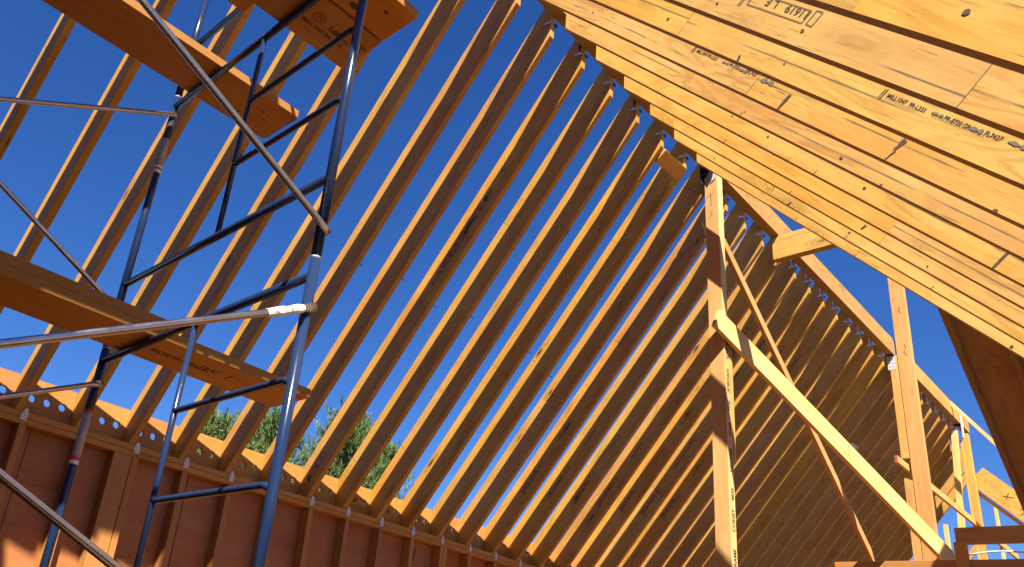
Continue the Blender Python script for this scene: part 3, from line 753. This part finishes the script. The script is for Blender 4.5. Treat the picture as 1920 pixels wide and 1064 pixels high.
sleeve(f1, YB, 1.135, 1.155, RED, 'red_band', .0192); sleeve(f1, YB, .88, .90, RED, 'red_band', .0195); sleeve(f1, YB, .86, .88, WHITE, 'white_band', .0195)
# cross braces
def brace(y, z0, z1, label, x0=XF, x1=XG, drip=False):
    o = tube('cross_brace', [(x0 + .02, y, z0 * s_), (x1 - .02, y, z1 * s_)], .0118, GALV, None, 16, .045, (0, 0, 1))
    tag(o, label, 'cross brace', 'galvanized scaffold braces')
    return o
ya, yb_ = YA - .024, YB - .024
brace(ya, 1.625, 2.87, 'steel brace climbing steeply from the near scaffold leg to the picture top')
b4 = brace(ya, 1.30, -.08, 'steel brace with dried plaster, meeting the near leg just under its coupling')
brace(ya - .016, -.02, 1.15, 'thick steel brace slanting through the lower corner in front of the wall')
brace(yb_, 3.09, 1.69, 'steel brace reaching the far leg under the upper plank')
brace(yb_ - .016, 1.70, 3.05, 'steel brace ending behind the lower plank')
brace(yb_, 1.313, .02, 'steel brace meeting the far leg just under the lower plank')
brace(yb_ , 3.42, 4.60, 'steel brace passing above the upper plank beside the near brace')
# plaster splashes on b4
dvb = (Vector((XG, ya, -.08 * s_)) - Vector((XF, ya, 1.30 * s_))).normalized()
p = Vector((XF + .02, ya, 1.30 * s_))
for a, l, seed in ((.055, .05, 1), (.11, .09, 2)):
    bm = bmesh.new(); rn = random.Random(seed); secs = []
    u = Vector((0, 1, 0)); u = (u - dvb * u.dot(dvb)).normalized(); v = dvb.cross(u)
    for i in range(9):
        t = i / 8; rad = .0128 + .0025 * math.sin(math.pi * t)
        secs.append([p + dvb * (a + l * t) + (u * math.cos(q * math.pi / 6) + v * math.sin(q * math.pi / 6)) * rad * rn.uniform(.94, 1.1) for q in range(12)])
    rings(bm, secs); me = bpy.data.meshes.new('plaster_splash'); bm.to_mesh(me); bm.free()
    o = link('plaster_splash', me, DRIP, b4, b4.matrix_basis.inverted())
# planks
def plank(x0, x1, y0, y1, z, t, label, mat=LVLP, skew=0.):
    o = board('scaffold_plank', (x0 * s_, (y0 + y1) / 2 * s_, z * s_ + t / 2), (x1 * s_, ((y0 + y1) / 2 + skew) * s_, z * s_ + t / 2), (y1 - y0) * s_, t, (0, 1, 0), mat)
    return tag(o, label, 'plank', 'scaffold planks')
zU = (Z2 + 1.63) * s_ / s_ + .021; zU = Z2 + 1.63 + .0165 / s_ + .002
zL = Z1 + 1.63 + .0165 / s_ + .002
pu = plank(-1.05, 2.17, 3.665, 4.03, zU, .0445, 'upper scaffold plank with a ragged sawn end, sunlit along one edge')
pr1 = plank(-1.05, 2.055, 2.782, 3.11, zU, .0445, 'upper plank with a round mill stamp, beside the outermost plank')
pr2 = plank(-1.05, 2.05, 2.50, 2.766, zU, .0445, 'upper plank with a black knot, outermost at the picture top')
pl = plank(-1.2, 2.61, 3.64, 4.01, zL, .0445, 'lower scaffold plank printed underneath, sunlit patches along its edge')
pl2 = plank(-1.3, 1.72, 3.645, 3.95, zL + .0445 / s_ + .003, .0445, 'shaded plank stacked on the lower scaffold plank')
tag(board('plank_cleat', (1.36 * s_, 2.40 * s_, zU * s_ - .021), (1.36 * s_, 3.16 * s_, zU * s_ - .021), .11, .038, (1, 0, 0), LVLP), 'cleat nailed across under the pair of upper planks', 'cleat')
def under(par, x, y, z, body, size, mat=FAINT, stretch=1.):
    # words printed on the underside, read from below
    return lettering(body, size, frame((x * s_, y * s_, z * s_ - .0012), (1, 0, 0), (0, -1, 0)), mat, par, 'stamp', stretch=stretch)
under(pr1, 1.80, 2.935, zU, '2.0E', .040); under(pr1, 1.82, 2.895 + .05, zU, 'APA EWS', .026)
under(pr1, 1.665, 2.99, zU, 'MILL1047 PR-L233', .030); under(pr1, 1.985, 2.90, zU, 'TER-', .026); under(pr1, 1.985, 2.94, zU, 'EXT', .022)
ring_ = [[(.028 * math.cos(a * .35), .028 * math.sin(a * .35)) for a in range(19)], [(-.016, .006), (0, .012), (.016, .004)], [(-.014, -.008), (.006, -.002), (.018, -.010)]]
strokes('round_stamp', ring_, frame((1.723 * s_, 2.905 * s_, zU * s_ - .0012), (1, 0, 0), (0, -1, 0)), FAINT, pr1, .004)
under(pl, 1.70, 3.845, zL, 'BOURNEL C', .055); under(pl, 1.98, 3.825, zL, '[] C  7', .062); under(pl, 2.17, 3.80, zL, '- - -', .03)
patch('black_knot', blot(0, 0, .03, .018, 14, 4), frame((1.786 * s_, 2.70 * s_, zU * s_ - .0014), (1, .2, 0), (.2, -1, 0)), FOAM, pr2)
patch('black_knot', blot(0, 0, .016, .010, 12, 9), frame((1.92 * s_, 2.60 * s_, zU * s_ - .0014), (1, .2, 0), (.2, -1, 0)), FOAM, pr2)
for i, (x, y) in enumerate(((2.0, 3.80), (2.05, 3.86), (1.9, 3.92))):
    patch('black_knot', blot(0, 0, .010, .006, 10, 20 + i), frame((x * s_, y * s_, zU * s_ - .0014), (1, 0, 0), (0, -1, 0)), FOAM, pu)
# torn fibres on the sawn end of the upper plank
bm = bmesh.new()
for i in range(16):
    y = (3.68 + .02 * i) * s_; l = random.uniform(.004, .016)
    vs = [bm.verts.new((2.17 * s_ - .004, y, zU * s_ - .002)), bm.verts.new((2.17 * s_ - .004, y + .012, zU * s_ - .002)), bm.verts.new((2.17 * s_ + l, y + .006, zU * s_ - .003))]
    bm.faces.new(vs)
me = bpy.data.meshes.new('torn_fibre'); bm.to_mesh(me); bm.free()
link('torn_fibre', me, FOAM, pu, pu.matrix_basis.inverted())

# ------------------------------------------------------------------ pines beyond the wall
def pine_mats():
    m, nt, b = new_mat('pine_needles'); N = NT(nt)
    geo = N.n('ShaderNodeNewGeometry').outputs['Random Per Island']
    tc = N.n('ShaderNodeTexCoord').outputs['Object']
    f = N.noise(tc, 1.3, 3.)
    c = N.mix(geo, (.045, .085, .020), (.12, .18, .045))
    c = N.mix(N.ramp(f, .4, .65, 0., .6), c, (.16, .21, .07))
    N.l(c, b.inputs['Base Color']); b.inputs['Roughness'].default_value = .55
    b.inputs['Specular IOR Level'].default_value = .3
    return m
NEEDLE = pine_mats(); BARK = flatmat('pine_bark', (.16, .10, .06), .9, var=.4, scale=8.)
def pine(x, y, top, rad, seed, label, dens=1.):
    rn = random.Random(seed)
    base = FLOOR - .25
    e = empty('pine_tree', (x, y, base)); tag(e, label, 'pine tree', 'pines beyond the wall')
    H = top - base
    bm = bmesh.new()
    def limb(p, q, r0, r1, n=8):
        p, q = Vector(p), Vector(q); d = (q - p).normalized(); u = d.orthogonal().normalized(); v = d.cross(u)
        rings(bm, [[c + (u * math.cos(2 * math.pi * i / n) + v * math.sin(2 * math.pi * i / n)) * r for i in range(n)] for c, r in ((p, r0), ((p + q) / 2 + u * .03, (r0 + r1) / 2), (q, r1))])
    limb((0, 0, 0), (.05, .04, H * .55), .16, .09); limb((.05, .04, H * .55), (0, 0, H - .25), .09, .02)
    tips = []
    nb = int(80 * dens)
    for i in range(nb):
        t = (i + rn.random()) / nb; z = H * (.34 + .64 * t); reach = rad * (1 - .78 * t ** 2.2) * rn.uniform(.55, 1.05)
        a = i * 2.399 + rn.uniform(-.4, .4); rise = rn.uniform(.15, .5) * reach
        q = Vector((math.cos(a) * reach, math.sin(a) * reach, z + rise))
        limb((.03, .03, z), q, .028, .008, 5)
        for j in range(int(22 * dens) + 2):
            f_ = rn.uniform(.35, 1.05)
            c = Vector((.03, .03, z)).lerp(q, f_) + Vector((rn.gauss(0, .16), rn.gauss(0, .16), rn.gauss(.05, .12)))
            tips.append(c)
    for j in range(14): tips.append(Vector((rn.gauss(0, .15), rn.gauss(0, .15), H - rn.uniform(0, .5))))
    bmesh.ops.recalc_face_normals(bm, faces=bm.faces)
    me = bpy.data.meshes.new('trunk'); bm.to_mesh(me); bm.free()
    link('trunk', me, BARK, e)
    V = []; Fc = []
    for c in tips:
        # a shoot: brush of needles around an upward-leaning axis
        out = Vector((c.x, c.y, 0)) * .35
        ax = (Vector((rn.gauss(0, .25), rn.gauss(0, .25), 1)) + out).normalized(); L = rn.uniform(.18, .36)
        for k in range(34):
            t = rn.random(); p = c + ax * (L * t)
            d = (ax * rn.uniform(.7, 1.5) + Vector((rn.gauss(0, .5), rn.gauss(0, .5), rn.gauss(0, .5)))).normalized()
            l = rn.uniform(.09, .17); w = d.orthogonal().normalized() * .009
            w.rotate(Matrix.Rotation(rn.uniform(0, 6.28), 3, d))
            n = len(V); V += [p - w, p + w, p + d * l]; Fc.append((n, n + 1, n + 2))
    me = bpy.data.meshes.new('crown'); me.from_pydata(V, [], Fc); me.update()
    link('crown', me, NEEDLE, e)
pine(7.9, 14.0, 4.25, 1.15, 11, 'pine top just showing beside the lower plank end, lowest of the pines')
pine(9.35, 14.2, 4.80, 1.35, 12, 'bushy pine behind the near scaffold leg')
pine(11.2, 14.0, 5.28, 1.6, 13, 'tallest bushy pine, standing clear of the near scaffold leg')
pine(13.15, 14.8, 5.35, 1.1, 14, 'smaller pine on the side toward the ridge posts', .8)

# ------------------------------------------------------------------ light, sky, camera
sun_dir = Vector((-.3837, -.5124, .7683)).normalized()
w = bpy.data.worlds.new('World'); scene.world = w; w.use_nodes = True
nt = w.node_tree; nt.nodes.clear()
out = nt.nodes.new('ShaderNodeOutputWorld'); bg = nt.nodes.new('ShaderNodeBackground'); sky = nt.nodes.new('ShaderNodeTexSky')
sky.sky_type = 'NISHITA'; sky.sun_disc = False
sky.sun_elevation = math.asin(sun_dir.z); sky.sun_rotation = math.atan2(sun_dir.x, sun_dir.y)
sky.altitude = 300.; sky.air_density = 1.0; sky.dust_density = .25; sky.ozone_density = 7.
bg.inputs[1].default_value = .051
sat = nt.nodes.new('ShaderNodeHueSaturation'); sat.inputs['Saturation'].default_value = 1.21; sat.inputs['Hue'].default_value = .513
nt.links.new(sky.outputs[0], sat.inputs['Color']); nt.links.new(sat.outputs[0], bg.inputs[0]); nt.links.new(bg.outputs[0], out.inputs[0])
sl = bpy.data.lights.new('sun', 'SUN'); sl.energy = 5.0; sl.angle = R(.53); sl.color = (1., .90, .74)
so = bpy.data.objects.new('sun', sl); COL.objects.link(so); so.rotation_euler = sun_dir.to_track_quat('Z', 'Y').to_euler(); so.location = sun_dir * 60

cam = bpy.data.cameras.new('camera'); co = bpy.data.objects.new('camera', cam); COL.objects.link(co)
rx = Vector((.6975169, -.7072951, .1149078)); dn = Vector((.3554102, .2022398, -.9125693)); fw = Vector((.6222168, .6773719, .3924456))
co.matrix_world = Matrix(((rx.x, -dn.x, -fw.x, 0), (rx.y, -dn.y, -fw.y, 0), (rx.z, -dn.z, -fw.z, 0), (0, 0, 0, 1)))
cam.sensor_width = 36.; cam.lens = 1532.515 / 1920 * 36.
cam.shift_x = (960 - 774.283) / 1920; cam.shift_y = (637.028 - 532) / 1920
cam.clip_start = .02; cam.clip_end = 3000.
scene.camera = co
scene.view_settings.view_transform = 'Standard'; scene.view_settings.look = 'None'
scene.view_settings.exposure = 1.62; scene.view_settings.gamma = 1.
scene.cycles.max_bounces = 8; scene.cycles.diffuse_bounces = 3
